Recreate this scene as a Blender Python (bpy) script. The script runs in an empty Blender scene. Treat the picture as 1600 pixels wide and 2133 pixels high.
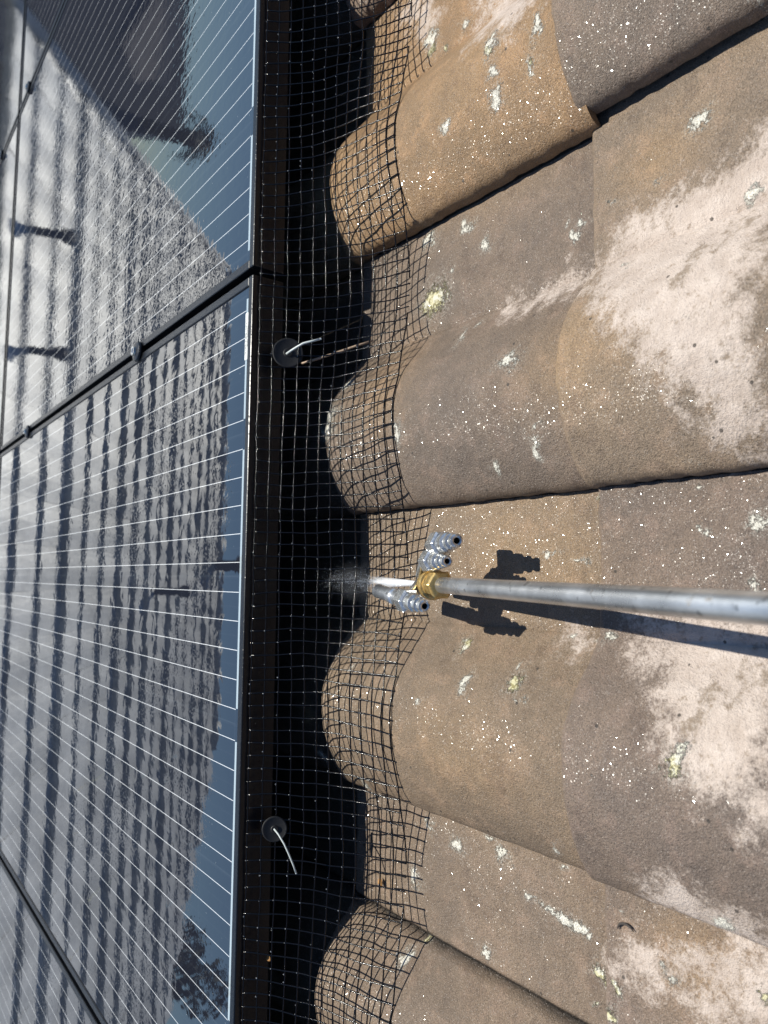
import bpy, bmesh, math, random
import numpy as np
from mathutils import Matrix, Vector
R_ = math.radians
# ------------------------------------------------------------------ camera, light, exposure
# "roof frame": x along the eaves, y down the slope, z off the tiles; the roof falls 15 degrees towards +y
PITCH = R_(15)
M = Matrix.Rotation(-PITCH, 4, 'X')
sc = bpy.context.scene
cam_d = bpy.data.cameras.new('camera'); cam = bpy.data.objects.new('camera', cam_d); sc.collection.objects.link(cam)
cam_d.sensor_fit = 'HORIZONTAL'; cam_d.sensor_width = 36.0; cam_d.lens = 1550/1600*36
cam_d.clip_start = .02; cam_d.clip_end = 3000
cx = Vector((.0091, -.5945, -.8040)); cd = Vector((-.9959, .0667, -.0606)); cf = Vector((.0897, .8013, -.5915))
mc = Matrix((( cx[0], -cd[0], -cf[0], 0), (cx[1], -cd[1], -cf[1], 0), (cx[2], -cd[2], -cf[2], 0), (0, 0, 0, 1)))
cam.matrix_world = M @ Matrix.Translation((0, -.733, .364)) @ mc
cam_d.dof.use_dof = True; cam_d.dof.focus_distance = .74; cam_d.dof.aperture_fstop = 13
sc.camera = cam
SUN = (M.to_3x3() @ Vector((.26, .35, 1.0))).normalized()
w = bpy.data.worlds.new("World"); sc.world = w; w.use_nodes = True
nt = w.node_tree; nt.nodes.clear()
sky = nt.nodes.new('ShaderNodeTexSky'); sky.sky_type = 'NISHITA'; sky.sun_disc = False
sky.sun_elevation = math.asin(SUN.z); sky.sun_rotation = math.atan2(SUN.x, SUN.y)
sky.altitude = 1500; sky.air_density = 1.3; sky.dust_density = .05; sky.ozone_density = 4.0
bg = nt.nodes.new('ShaderNodeBackground'); bg.inputs[1].default_value = SKYSTR = .070
wo = nt.nodes.new('ShaderNodeOutputWorld'); tn = nt.nodes.new('ShaderNodeMix'); tn.data_type = 'RGBA'; tn.blend_type = 'MULTIPLY'; tn.inputs[0].default_value = 1
tn.inputs[7].default_value = (.88, .96, 1.04, 1)      # deep clear-day blue down to the skyline
nt.links.new(sky.outputs[0], tn.inputs[6]); nt.links.new(tn.outputs[2], bg.inputs[0]); nt.links.new(bg.outputs[0], wo.inputs[0])
sl = bpy.data.lights.new('sun', 'SUN'); sl.energy = 5.0; sl.angle = R_(.53); sl.color = (1, .968, .875)
so = bpy.data.objects.new('sun', sl); sc.collection.objects.link(so)
so.rotation_euler = SUN.to_track_quat('Z', 'Y').to_euler(); so.location = M @ Vector((2, 3, 8))
sc.view_settings.view_transform = 'Standard'; sc.view_settings.look = 'None'
sc.view_settings.exposure = .42; sc.view_settings.gamma = 1
# measured positions in the roof frame, metres
WHITE=[(0.4849, -0.2748, 0.0143, 0.0084), (0.4593, -0.2776, 0.0057, 0.006), (0.4341, -0.2804, 0.0094, 0.0083), (0.4424, -0.3205, 0.009, 0.0064), (0.4707, -0.3301, 0.0116, 0.0063), (0.4365, -0.2125, 0.0081, 0.0062), (0.595, -0.1387, 0.0158, 0.0115), (0.5789, -0.1911, 0.0075, 0.0066), (0.3405, -0.4483, 0.0074, 0.0074), (0.3144, -0.4156, 0.0023, 0.0053), (0.3088, -0.3735, 0.0028, 0.006), (0.2716, -0.4871, 0.0068, 0.0052), (0.3314, -0.2204, 0.0073, 0.006), (0.3586, -0.1947, 0.0056, 0.0099), (0.3225, -0.169, 0.0057, 0.0053), (0.3019, -0.33, 0.0047, 0.0057), (0.3157, -0.318, 0.0035, 0.0032), (0.3102, -0.3374, 0.0038, 0.0035), (0.3695, -0.1352, 0.0097, 0.0105), (0.1881, -0.292, 0.0087, 0.0116), (0.238, -0.203, 0.0088, 0.0055), (0.1425, -0.1421, 0.0132, 0.0078), (0.0998, -0.261, 0.004, 0.0053), (0.1084, -0.3138, 0.0083, 0.0063), (0.1281, -0.3235, 0.0037, 0.0041), (0.0668, -0.4432, 0.0041, 0.0025), (0.0838, -0.4488, 0.0014, 0.0046), (0.0423, -0.4812, 0.009, 0.0064), (0.2498, -0.2221, 0.0053, 0.006), (0.0379, -0.4397, 0.0031, 0.0029), (-0.0031, -0.4796, 0.0044, 0.0042), (0.017, -0.3267, 0.002, 0.0075), (0.0232, -0.296, 0.0017, 0.0107), (-0.0456, -0.3197, 0.0032, 0.0065), (-0.0466, -0.3451, 0.0027, 0.0042), (-0.0439, -0.3622, 0.0052, 0.0054), (-0.1135, -0.18, 0.0037, 0.0035), (-0.0988, -0.2992, 0.0028, 0.0068), (-0.0918, -0.2297, 0.0087, 0.005), (-0.2517, -0.1801, 0.0066, 0.0095), (-0.2469, -0.2386, 0.0083, 0.0072), (-0.2341, -0.2246, 0.0034, 0.0086), (-0.2121, -0.3239, 0.0053, 0.0044), (-0.2382, -0.3071, 0.0038, 0.0051), (-0.3369, -0.2167, 0.0054, 0.0068), (-0.2744, -0.2728, 0.0032, 0.0066), (-0.2761, -0.2863, 0.0035, 0.0074), (-0.2776, -0.2994, 0.0038, 0.0077), (-0.2791, -0.3119, 0.0045, 0.0089), (-0.2802, -0.3241, 0.0037, 0.0081), (-0.2818, -0.3336, 0.0022, 0.0047), (-0.2175, -0.4631, 0.0067, 0.0058), (-0.2797, -0.4115, 0.0049, 0.006), (-0.2484, -0.37, 0.0014, 0.0021), (-0.3743, -0.1264, 0.0091, 0.0053), (-0.2469, -0.1391, 0.0065, 0.0052), (0.223, -0.0282, 0.0104, 0.0127), (0.1892, -0.0239, 0.0086, 0.0146), (0.1706, -0.0144, 0.0127, 0.0197), (-0.0975, -0.0575, 0.0042, 0.0063), (-0.2033, 0.0226, 0.0072, 0.0092), (-0.2233, -0.0569, 0.0061, 0.0062), (-0.3033, -0.1189, 0.0094, 0.0085), (-0.073, -0.2844, 0.0041, 0.0044), (0.3944, -0.4998, 0.0028, 0.0032), (0.4999, -0.3375, 0.0045, 0.0047), (0.173, -0.4614, 0.0017, 0.0021), (0.2455, -0.3924, 0.0019, 0.003)]
YELLOW=[(0.2977, -0.146, 0.0189, 0.0216), (-0.0627, -0.2032, 0.0082, 0.006), (-0.0881, -0.2843, 0.0098, 0.0092), (-0.1182, -0.4459, 0.011, 0.0103), (-0.3085, -0.3377, 0.0072, 0.0055), (-0.3065, -0.3618, 0.0076, 0.003), (-0.3314, -0.335, 0.0025, 0.0042), (-0.327, -0.3575, 0.0056, 0.0057), (-0.2642, -0.4746, 0.0065, 0.0052), (0.5855, -0.1404, 0.0079, 0.0082), (0.4431, -0.3232, 0.0045, 0.0053), (0.0672, -0.3506, 0.0023, 0.0038), (0.5733, -0.1606, 0.0044, 0.0063), (-0.3588, -0.1384, 0.0032, 0.0074), (0.4777, -0.2747, 0.0057, 0.0048)]
ORANGE=[(0.4685, -0.2195, 0.0853, 0.1138), (0.1747, -0.3636, 0.0434, 0.0638), (-0.2623, -0.4298, 0.0411, 0.0619), (0.0123, -0.2672, 0.0427, 0.093), (-0.157, 0.0291, 0.0134, 0.0094), (-0.3212, -0.0699, 0.0049, 0.0102), (0.466, 0.0024, 0.0685, 0.0605), (0.2002, -0.1143, 0.0632, 0.0475), (0.3298, -0.4075, 0.0233, 0.0398), (-0.1564, -0.2174, 0.0476, 0.0865)]
DRY=[[(0.3104, -0.5), (0.2955, -0.4654), (0.2918, -0.4232), (0.2841, -0.3845), (0.2628, -0.3655), (0.232, -0.3601), (0.2132, -0.3828), (0.1892, -0.3997), (0.1682, -0.4237), (0.1459, -0.4423), (0.1182, -0.4596), (0.0949, -0.4792), (0.0787, -0.5039), (0.3041, -0.5125)], [(0.2665, -0.3608), (0.2647, -0.336), (0.2615, -0.293), (0.2542, -0.2574), (0.249, -0.2813), (0.2495, -0.3307), (0.251, -0.3581)], [(-0.0234, -0.4999), (-0.0255, -0.4548), (-0.0309, -0.3815), (-0.0487, -0.3874), (-0.0583, -0.4115), (-0.0781, -0.4244), (-0.0933, -0.435), (-0.1119, -0.4416), (-0.124, -0.4617), (-0.1346, -0.4836), (-0.1379, -0.5071)], [(0.5966, -0.2129), (0.5295, -0.3135), (0.4921, -0.3212), (0.4915, -0.2958), (0.5131, -0.272), (0.5151, -0.24), (0.547, -0.2335)], [(-0.2081, -0.4206), (-0.2054, -0.4489), (-0.2143, -0.4926), (-0.2317, -0.492), (-0.2347, -0.4612), (-0.2284, -0.4273), (-0.225, -0.4088)], [(-0.2927, -0.3626), (-0.2706, -0.384), (-0.2554, -0.4192), (-0.2553, -0.4473), (-0.236, -0.4579), (-0.2346, -0.4918), (-0.2807, -0.4901), (-0.3015, -0.4458), (-0.2956, -0.4253), (-0.272, -0.4365), (-0.2697, -0.4114), (-0.2943, -0.3834)], [(-0.1215, -0.4585), (-0.114, -0.4965), (-0.1467, -0.4952)], [(0.6713, -0.0737), (0.6594, -0.1188), (0.6201, -0.1524), (0.596, -0.1278), (0.6296, -0.1016)], [(-0.0419, -0.3207), (-0.042, -0.338), (-0.0528, -0.333), (-0.0514, -0.3256)]]
LA=(-0.0051, -0.22156, -0.08002)
LB=(-0.01105, -0.57451, 0.04448)
NOZ=[((-0.02309, -0.23562, -0.04769), (-0.01183, -0.13545, -0.0709), 1.35, True), ((0.03329, -0.25882, -0.06381), (0.03055, -0.19487, -0.0858), 1.45, False), ((0.01594, -0.2437, -0.06625), (0.01754, -0.18447, -0.08213), 1.25, False)]
ARM1=[(0.03196, -0.21966, -0.07183), (0.01853, -0.19834, -0.07542), (0.00302, -0.18739, -0.07984)]
ARM2=[(-0.00147, -0.18709, -0.08012), (-0.01484, -0.18818, -0.06671), (-0.01877, -0.18713, -0.05743)]
JET0=(-0.00408, -0.16121, -0.10131)
JET1=(-0.00283, -0.06795, -0.08799)
CL1=(0.2528,-0.0089,-0.0340)
CL2=(-0.2660,-0.0071,-0.0310)
ROD1=[(-0.00199, -0.00156, 0.00266), (-1e-05, -0.01018, 0.00142), (0.00245, -0.01973, -0.001), (0.00496, -0.02717, -0.00394), (0.0065, -0.03403, -0.00962), (0.00859, -0.04215, -0.01692)]
ROD2=[(0.00101, -0.00245, 0.0019), (-0.00247, -0.01029, 0.0009), (-0.01033, -0.01868, -0.00151), (-0.01978, -0.02456, -0.00414), (-0.02989, -0.0283, -0.00737), (-0.03788, -0.03042, -0.00975)]
STALK0=(0.24451, -0.00747, -0.0537)
STALK=[(-1e-05, 0.00065, 0.00089), (0.00448, -0.0118, -0.01192), (0.01056, -0.02859, -0.02698), (0.01648, -0.04691, -0.04076), (0.02122, -0.06433, -0.05349)]
CURL=(-0.2623,-0.3733)
LEAF2=(-0.3244,-0.0631)
# ------------------------------------------------------------------ helpers
rng = random.Random(7)
def tag(o, label=None, cat=None, group=None, kind=None):
    for k, v in (('label', label), ('category', cat), ('group', group), ('kind', kind)):
        if v: o[k] = v
    return o
def link(o, parent=None, loc=None, rot=None):
    """top level: loc / rot are given in the roof frame; children keep roof-frame offsets to their parent"""
    sc.collection.objects.link(o)
    if parent is None:
        T = Matrix.Translation(loc or (0, 0, 0))
        if rot is not None: T = T @ rot
        o.matrix_world = M @ T
        o['_o'] = 0; del o['_o']
    else:
        o.parent = parent
        T = Matrix.Translation(loc or (0, 0, 0))
        if rot is not None: T = T @ rot
        o.matrix_basis = T
    return o
def empty(name, loc, label, cat, group=None, kind=None, rot=None):
    o = bpy.data.objects.new(name, None); o.empty_display_size = .05
    link(o, None, loc, rot); return tag(o, label, cat, group, kind)
def obj_np(name, V, F, mat, parent=None, loc=None, smooth=True, rot=None):
    """V (n,3) array, F list/array of quads (or list of tuples)"""
    me = bpy.data.meshes.new(name)
    V = np.asarray(V, dtype=np.float32)
    if isinstance(F, np.ndarray):
        me.vertices.add(len(V)); me.vertices.foreach_set('co', V.ravel())
        k = F.shape[1]
        me.loops.add(F.size); me.loops.foreach_set('vertex_index', F.ravel().astype(np.int32))
        me.polygons.add(len(F)); me.polygons.foreach_set('loop_start', (np.arange(len(F))*k).astype(np.int32))
        me.update(calc_edges=True); me.validate()
    else:
        me.from_pydata([tuple(map(float, v)) for v in V], [], F); me.update()
    if smooth: me.polygons.foreach_set('use_smooth', np.ones(len(me.polygons), dtype=bool))
    me.materials.append(mat)
    return link(bpy.data.objects.new(name, me), parent, loc, rot)
class MB:
    def __init__(s): s.v = []; s.f = []
    def add(s, V, F):
        n = len(s.v); s.v += [tuple(p) for p in V]; s.f += [tuple(i+n for i in f) for f in F]
    def box(s, x0, x1, y0, y1, z0, z1):
        s.add([(x0,y0,z0),(x1,y0,z0),(x1,y1,z0),(x0,y1,z0),(x0,y0,z1),(x1,y0,z1),(x1,y1,z1),(x0,y1,z1)],
              [(0,3,2,1),(4,5,6,7),(0,1,5,4),(1,2,6,5),(2,3,7,6),(3,0,4,7)])
    def tube(s, pts, r, n=6, cap=True):
        pts = [Vector(p) for p in pts]; rs = r if isinstance(r, (list, tuple)) else [r]*len(pts)
        t0 = (pts[1]-pts[0]).normalized(); up = Vector((0,0,1)) if abs(t0.z) < .9 else Vector((1,0,0))
        a = t0.cross(up).normalized(); V = []; F = []
        for i, p in enumerate(pts):
            t = (pts[min(i+1, len(pts)-1)]-pts[max(i-1, 0)]).normalized()
            a = (a - t*a.dot(t)).normalized(); b = t.cross(a)
            for k in range(n):
                c = 2*math.pi*k/n; V.append(p + (a*math.cos(c)+b*math.sin(c))*rs[i])
        for i in range(len(pts)-1):
            for k in range(n): F.append((i*n+k, i*n+(k+1)%n, (i+1)*n+(k+1)%n, (i+1)*n+k))
        if cap: F.append(tuple(range(n))[::-1]); F.append(tuple((len(pts)-1)*n+k for k in range(n)))
        s.add(V, F)
    def lathe(s, prof, n=32, hexr=False):
        """prof [(x, r)...] around +X axis, open or closed by r=0"""
        V = []; F = []
        for x, r in prof:
            for k in range(n):
                c = 2*math.pi*(k+.5)/n; V.append((x, r*math.cos(c), r*math.sin(c)))
        for i in range(len(prof)-1):
            for k in range(n): F.append((i*n+k, (i+1)*n+k, (i+1)*n+(k+1)%n, i*n+(k+1)%n))
        s.add(V, F)
    def ball(s, c, r, n=6, m=4, sq=1.0):
        V = []; F = []
        for i in range(m+1):
            a = math.pi*i/m
            for k in range(n):
                b = 2*math.pi*k/n; V.append((c[0]+r*math.sin(a)*math.cos(b), c[1]+r*math.sin(a)*math.sin(b), c[2]+r*sq*math.cos(a)))
        for i in range(m):
            for k in range(n): F.append((i*n+k, (i+1)*n+k, (i+1)*n+(k+1)%n, i*n+(k+1)%n))
        s.add(V, F)
    def build(s, name, mat, parent=None, loc=None, smooth=True, rot=None, bevel=0, edge=None):
        o = obj_np(name, s.v, s.f, mat, parent, loc, smooth, rot)
        if bevel:
            m = o.modifiers.new('bevel', 'BEVEL'); m.width = bevel; m.segments = 2; m.limit_method = 'ANGLE'
        if smooth and edge is not None:
            me = o.data; bm = bmesh.new(); bm.from_mesh(me)
            bmesh.ops.remove_doubles(bm, verts=bm.verts, dist=1e-6)
            for e in bm.edges:
                if len(e.link_faces) == 2 and e.calc_face_angle(0) > R_(edge): e.smooth = False
            bm.to_mesh(me); bm.free()
        return o
def noise2(x, y, seed=0):
    """smooth value noise on arrays, range 0..1"""
    def h(i, j):
        n = (i*374761393 + j*668265263 + seed*982451653) & 0x7fffffff
        n = ((n ^ (n >> 13))*1274126177) & 0x7fffffff
        return ((n ^ (n >> 16)) & 0xffff)/65535.0
    xi = np.floor(x).astype(np.int64); yi = np.floor(y).astype(np.int64); fx = x-xi; fy = y-yi
    fx = fx*fx*(3-2*fx); fy = fy*fy*(3-2*fy)
    return (h(xi,yi)*(1-fx)+h(xi+1,yi)*fx)*(1-fy)+(h(xi,yi+1)*(1-fx)+h(xi+1,yi+1)*fx)*fy
class NT:
    """tiny node helper"""
    def __init__(s, name):
        s.m = bpy.data.materials.new(name); s.m.use_nodes = True; s.t = s.m.node_tree; s.t.nodes.clear()
        s.out = s.n('ShaderNodeOutputMaterial')
    def n(s, typ, **kw):
        nd = s.t.nodes.new(typ)
        for k, v in kw.items(): setattr(nd, k, v)
        return nd
    def set(s, sock, v):
        if isinstance(v, bpy.types.NodeSocket): s.t.links.new(v, sock)
        elif v is not None:
            if hasattr(sock.default_value, '__len__') and len(sock.default_value) == 4 and len(v) == 3: v = (*v, 1)
            sock.default_value = v
    def math(s, op, a, b=None, c=None, clamp=False):
        nd = s.n('ShaderNodeMath', operation=op, use_clamp=clamp)
        s.set(nd.inputs[0], a)
        if b is not None: s.set(nd.inputs[1], b)
        if c is not None: s.set(nd.inputs[2], c)
        return nd.outputs[0]
    def vmath(s, op, a, b=None, scale=None):
        nd = s.n('ShaderNodeVectorMath', operation=op); s.set(nd.inputs[0], a)
        if b is not None: s.set(nd.inputs[1], b)
        if scale is not None: s.set(nd.inputs['Scale'], scale)
        return nd.outputs[0]
    def noise(s, vec, scale, detail=3, rough=.55, dist=0, col=False):
        nd = s.n('ShaderNodeTexNoise'); s.set(nd.inputs['Vector'], vec); s.set(nd.inputs['Scale'], scale)
        nd.inputs['Detail'].default_value = detail; nd.inputs['Roughness'].default_value = rough; nd.inputs['Distortion'].default_value = dist
        return nd.outputs['Color' if col else 'Fac']
    def vor(s, vec, scale, out='Distance', feature='F1', rnd=1):
        nd = s.n('ShaderNodeTexVoronoi', feature=feature); s.set(nd.inputs['Vector'], vec); s.set(nd.inputs['Scale'], scale)
        nd.inputs['Randomness'].default_value = rnd
        return nd.outputs[out]
    def ramp(s, f, a, b, lo=0., hi=1.):
        nd = s.n('ShaderNodeMapRange', interpolation_type='SMOOTHSTEP'); s.set(nd.inputs[0], f)
        for i, v in ((1, a), (2, b), (3, lo), (4, hi)): nd.inputs[i].default_value = v
        return nd.outputs[0]
    def mix(s, f, a, b):
        nd = s.n('ShaderNodeMix', data_type='RGBA'); s.set(nd.inputs[0], f); s.set(nd.inputs[6], a); s.set(nd.inputs[7], b)
        return nd.outputs[2]
    def attr(s, name, out='Fac'):
        nd = s.n('ShaderNodeAttribute', attribute_name=name); return nd.outputs[out]
    def obj(s): return s.n('ShaderNodeTexCoord').outputs['Object']
    def sep(s, v):
        nd = s.n('ShaderNodeSeparateXYZ'); s.set(nd.inputs[0], v); return nd.outputs
    def comb(s, x, y, z):
        nd = s.n('ShaderNodeCombineXYZ'); s.set(nd.inputs[0], x); s.set(nd.inputs[1], y); s.set(nd.inputs[2], z); return nd.outputs[0]
    def bump(s, h, dist, strength=1, normal=None):
        nd = s.n('ShaderNodeBump'); s.set(nd.inputs['Height'], h); nd.inputs['Distance'].default_value = dist; s.set(nd.inputs['Strength'], strength)
        if normal is not None: s.set(nd.inputs['Normal'], normal)
        return nd.outputs[0]
    def bsdf(s, **kw):
        nd = s.n('ShaderNodeBsdfPrincipled')
        for k, v in kw.items(): s.set(nd.inputs[k.replace('_', ' ')], v)
        s.t.links.new(nd.outputs[0], s.out.inputs[0]); return nd
# ------------------------------------------------------------------ materials
def metal_mat(name, col, rough, scr=.15, spec_scale=90, metallic=1.0):
    g = NT(name); o = g.obj()
    a = g.noise(o, spec_scale, 4, .6); b = g.noise(o, spec_scale*5, 2)
    c = g.mix(g.ramp(a, .35, .7), tuple(x*.62 for x in col), col)
    c = g.mix(g.ramp(b, .62, .72), c, tuple(x*.45 for x in col))
    r = g.math('ADD', g.math('MULTIPLY', a, scr), rough)
    if spec_scale < 50:
        st_ = g.math('MULTIPLY', g.ramp(g.noise(o, 34, 3, .7), .60, .68), g.ramp(g.noise(o, 160, 3, .7), .46, .56)); c = g.mix(g.math('MULTIPLY', st_, .8), c, (.16, .14, .12)); r = g.math('ADD', r, g.math('MULTIPLY', st_, .3))
    g.bsdf(Base_Color=c, Metallic=metallic, Roughness=r, Normal=g.bump(a, .0003, .5)); return g.m
def wet_black(name, col=(.012, .013, .016), rough=.25, bs=500, bd=.0002, ior=1.45):
    g = NT(name); o = g.obj(); a = g.noise(o, bs, 3, .6)
    g.bsdf(Base_Color=g.mix(a, tuple(x*.6 for x in col), tuple(x*1.5 for x in col)), Roughness=g.math('ADD', g.math('MULTIPLY', a, .25), rough-.1), Normal=g.bump(a, bd), IOR=ior)
    return g.m
def plain(name, col, rough=.7, var=.25, scale=30, bd=.001):
    g = NT(name); o = g.obj(); a = g.noise(o, scale, 4, .6)
    g.bsdf(Base_Color=g.mix(a, tuple(x*(1-var) for x in col), tuple(min(1, x*(1+var)) for x in col)), Roughness=rough, Normal=g.bump(a, bd)); return g.m

def tile_material():
    g = NT('concrete_tile'); o = g.obj()
    tint = g.attr('tint', 'Color'); dry = g.attr('dry'); wh = g.attr('white'); ye = g.attr('yellow')
    big = g.noise(o, 9, 5, .6); mid = g.noise(o, 45, 5, .65); fine = g.noise(o, 420, 3, .7); grain = g.noise(o, 1100, 2, .6)
    # damp concrete: per-tile colour, blotches, grain
    base = g.mix(g.ramp(big, .3, .7), g.vmath('MULTIPLY', tint, (.80, .84, .86)), g.vmath('MULTIPLY', tint, (1.15, 1.16, 1.10)))
    base = g.mix(g.ramp(mid, .48, .70, 0, .65), base, g.vmath('MULTIPLY', tint, (1.35, 1.32, 1.30)))
    base = g.mix(g.ramp(g.noise(o, 17, 6, .75), .52, .66, 0, .5), base, g.vmath('MULTIPLY', tint, (.60, .58, .58)))
    base = g.mix(g.ramp(mid, .44, .26, 0, .6), base, g.vmath('MULTIPLY', tint, (.62, .62, .64)))
    base = g.mix(g.ramp(grain, .40, .66, 0, .8), base, g.vmath('MULTIPLY', base, (1.65, 1.6, 1.55)))
    base = g.mix(g.ramp(grain, .46, .30, 0, .8), base, g.vmath('MULTIPLY', base, (.55, .55, .55)))
    # pale dried-out concrete with a ragged edge
    dn = g.math('ADD', g.math('MULTIPLY', dry, 1.02), g.math('MULTIPLY', g.math('SUBTRACT', g.noise(o, 38, 7, .80), .5), 1.8))
    dn = g.math('ADD', dn, g.math('MULTIPLY', g.math('SUBTRACT', fine, .5), .7))
    dm = g.ramp(dn, .28, .74)
    cream = g.mix(g.ramp(mid, .3, .7), (.44, .36, .305), (.56, .475, .415))
    cream = g.mix(g.ramp(g.noise(o, 160, 5, .75), .56, .70, 0, .75), cream, (.24, .175, .12))
    cream = g.mix(g.ramp(g.noise(o, 24, 6, .8), .56, .68, 0, .85), cream, (.22, .165, .115))
    cream = g.mix(g.ramp(grain, .45, .3, 0, .5), cream, g.vmath('MULTIPLY', cream, (.62, .60, .58)))
    col = g.mix(dm, base, cream)
    # lime bloom / droppings / lichen crusts
    cr = g.noise(o, 330, 6, .85); cr2 = g.noise(o, 90, 4, .65)
    def mask(a, k=1.35, th=.62):
        v = g.math('ADD', a, g.math('MULTIPLY', g.math('SUBTRACT', cr, .5), k)); v = g.math('ADD', v, g.math('MULTIPLY', g.math('SUBTRACT', cr2, .5), .9))
        return g.ramp(v, th, th+.28)
    wm = mask(wh, 4.2, .12); ym = mask(ye, 3.2, .10)
    bloom = g.math('MULTIPLY', g.ramp(g.noise(o, 26, 5, .7), .60, .78), g.ramp(cr, .48, .66))
    col = g.mix(g.math('MULTIPLY', bloom, .75), col, (.50, .45, .40))
    col = g.mix(g.math('MULTIPLY', wm, .85), col, g.mix(g.ramp(grain, .3, .6), (.36, .33, .27), (.80, .78, .68)))
    halo = g.math('MULTIPLY', g.ramp(g.math('MAXIMUM', wh, ye), -.9, .35), g.ramp(g.noise(o, 520, 4, .8), .50, .60))
    col = g.mix(g.math('MULTIPLY', halo, .62), col, (.58, .55, .48))
    yc = g.mix(g.ramp(g.noise(o, 380, 2), .45, .6), (.62, .58, .36), (.30, .26, .11))
    yc = g.mix(g.ramp(cr2, .5, .62), yc, (.68, .66, .55))
    col = g.mix(g.math('MULTIPLY', ym, .9), col, yc)
    # pale sand grains
    vc = g.vor(o, 900, 'Color'); vd = g.vor(o, 900, 'Distance'); r3 = g.sep(vc)
    sandy = g.math('MULTIPLY', g.math('GREATER_THAN', r3[0], .86), g.math('LESS_THAN', vd, .33))
    col = g.mix(g.math('MULTIPLY', sandy, .55), col, (.42, .37, .33))
    dark = g.math('MULTIPLY', g.math('LESS_THAN', g.sep(g.vor(o, 150, 'Color'))[1], .025), g.math('LESS_THAN', g.vor(o, 150, 'Distance'), .22))
    col = g.mix(g.math('MULTIPLY', dark, .8), col, (.03, .025, .02))
    # water film: beads whose faces point every way, so some of them flash in the sun
    vc2 = g.vor(o, 1500, 'Color'); q = g.sep(vc2); vd2 = g.vor(o, 1500, 'Distance')
    zone = g.ramp(g.noise(o, 12, 4, .6), .36, .60)
    wetm = g.math('SUBTRACT', 1, dm)
    thr = g.math('SUBTRACT', .86, g.math('MULTIPLY', zone, .52))
    bead = g.math('MULTIPLY', g.math('GREATER_THAN', q[2], thr), g.math('LESS_THAN', vd2, g.math('MULTIPLY', q[0], .60))); bead = g.math('MULTIPLY', bead, wetm)
    geo = g.n('ShaderNodeNewGeometry')
    ht = g.math('ADD', g.math('MULTIPLY', fine, .6), g.math('MULTIPLY', grain, .5))
    ht = g.math('ADD', ht, g.math('MULTIPLY', wm, .7)); ht = g.math('ADD', ht, g.math('MULTIPLY', ym, 1.1))
    ht = g.math('ADD', ht, g.math('MULTIPLY', mid, 1.2))
    nb = g.bump(ht, .0022, 1.0)
    tilt = g.vmath('SCALE', g.vmath('SUBTRACT', vc2, (.5, .5, .5)), scale=.72)
    nbead = g.vmath('NORMALIZE', g.vmath('ADD', geo.outputs['Normal'], tilt))
    mixn = g.n('ShaderNodeMix', data_type='VECTOR'); g.set(mixn.inputs[0], bead); g.set(mixn.inputs[4], nb); g.set(mixn.inputs[5], nbead)
    rough = g.math('ADD', g.math('MULTIPLY', wetm, -.40), .86)
    rough = g.math('ADD', rough, g.math('MULTIPLY', fine, .1))
    rough = g.math('SUBTRACT', rough, g.math('MULTIPLY', bead, .42))
    g.bsdf(Base_Color=col, Roughness=rough, Normal=mixn.outputs[1], IOR=1.45, Coat_Weight=g.math('MULTIPLY', bead, .7), Coat_Roughness=.30, Coat_Normal=mixn.outputs[1])
    return g.m

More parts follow.
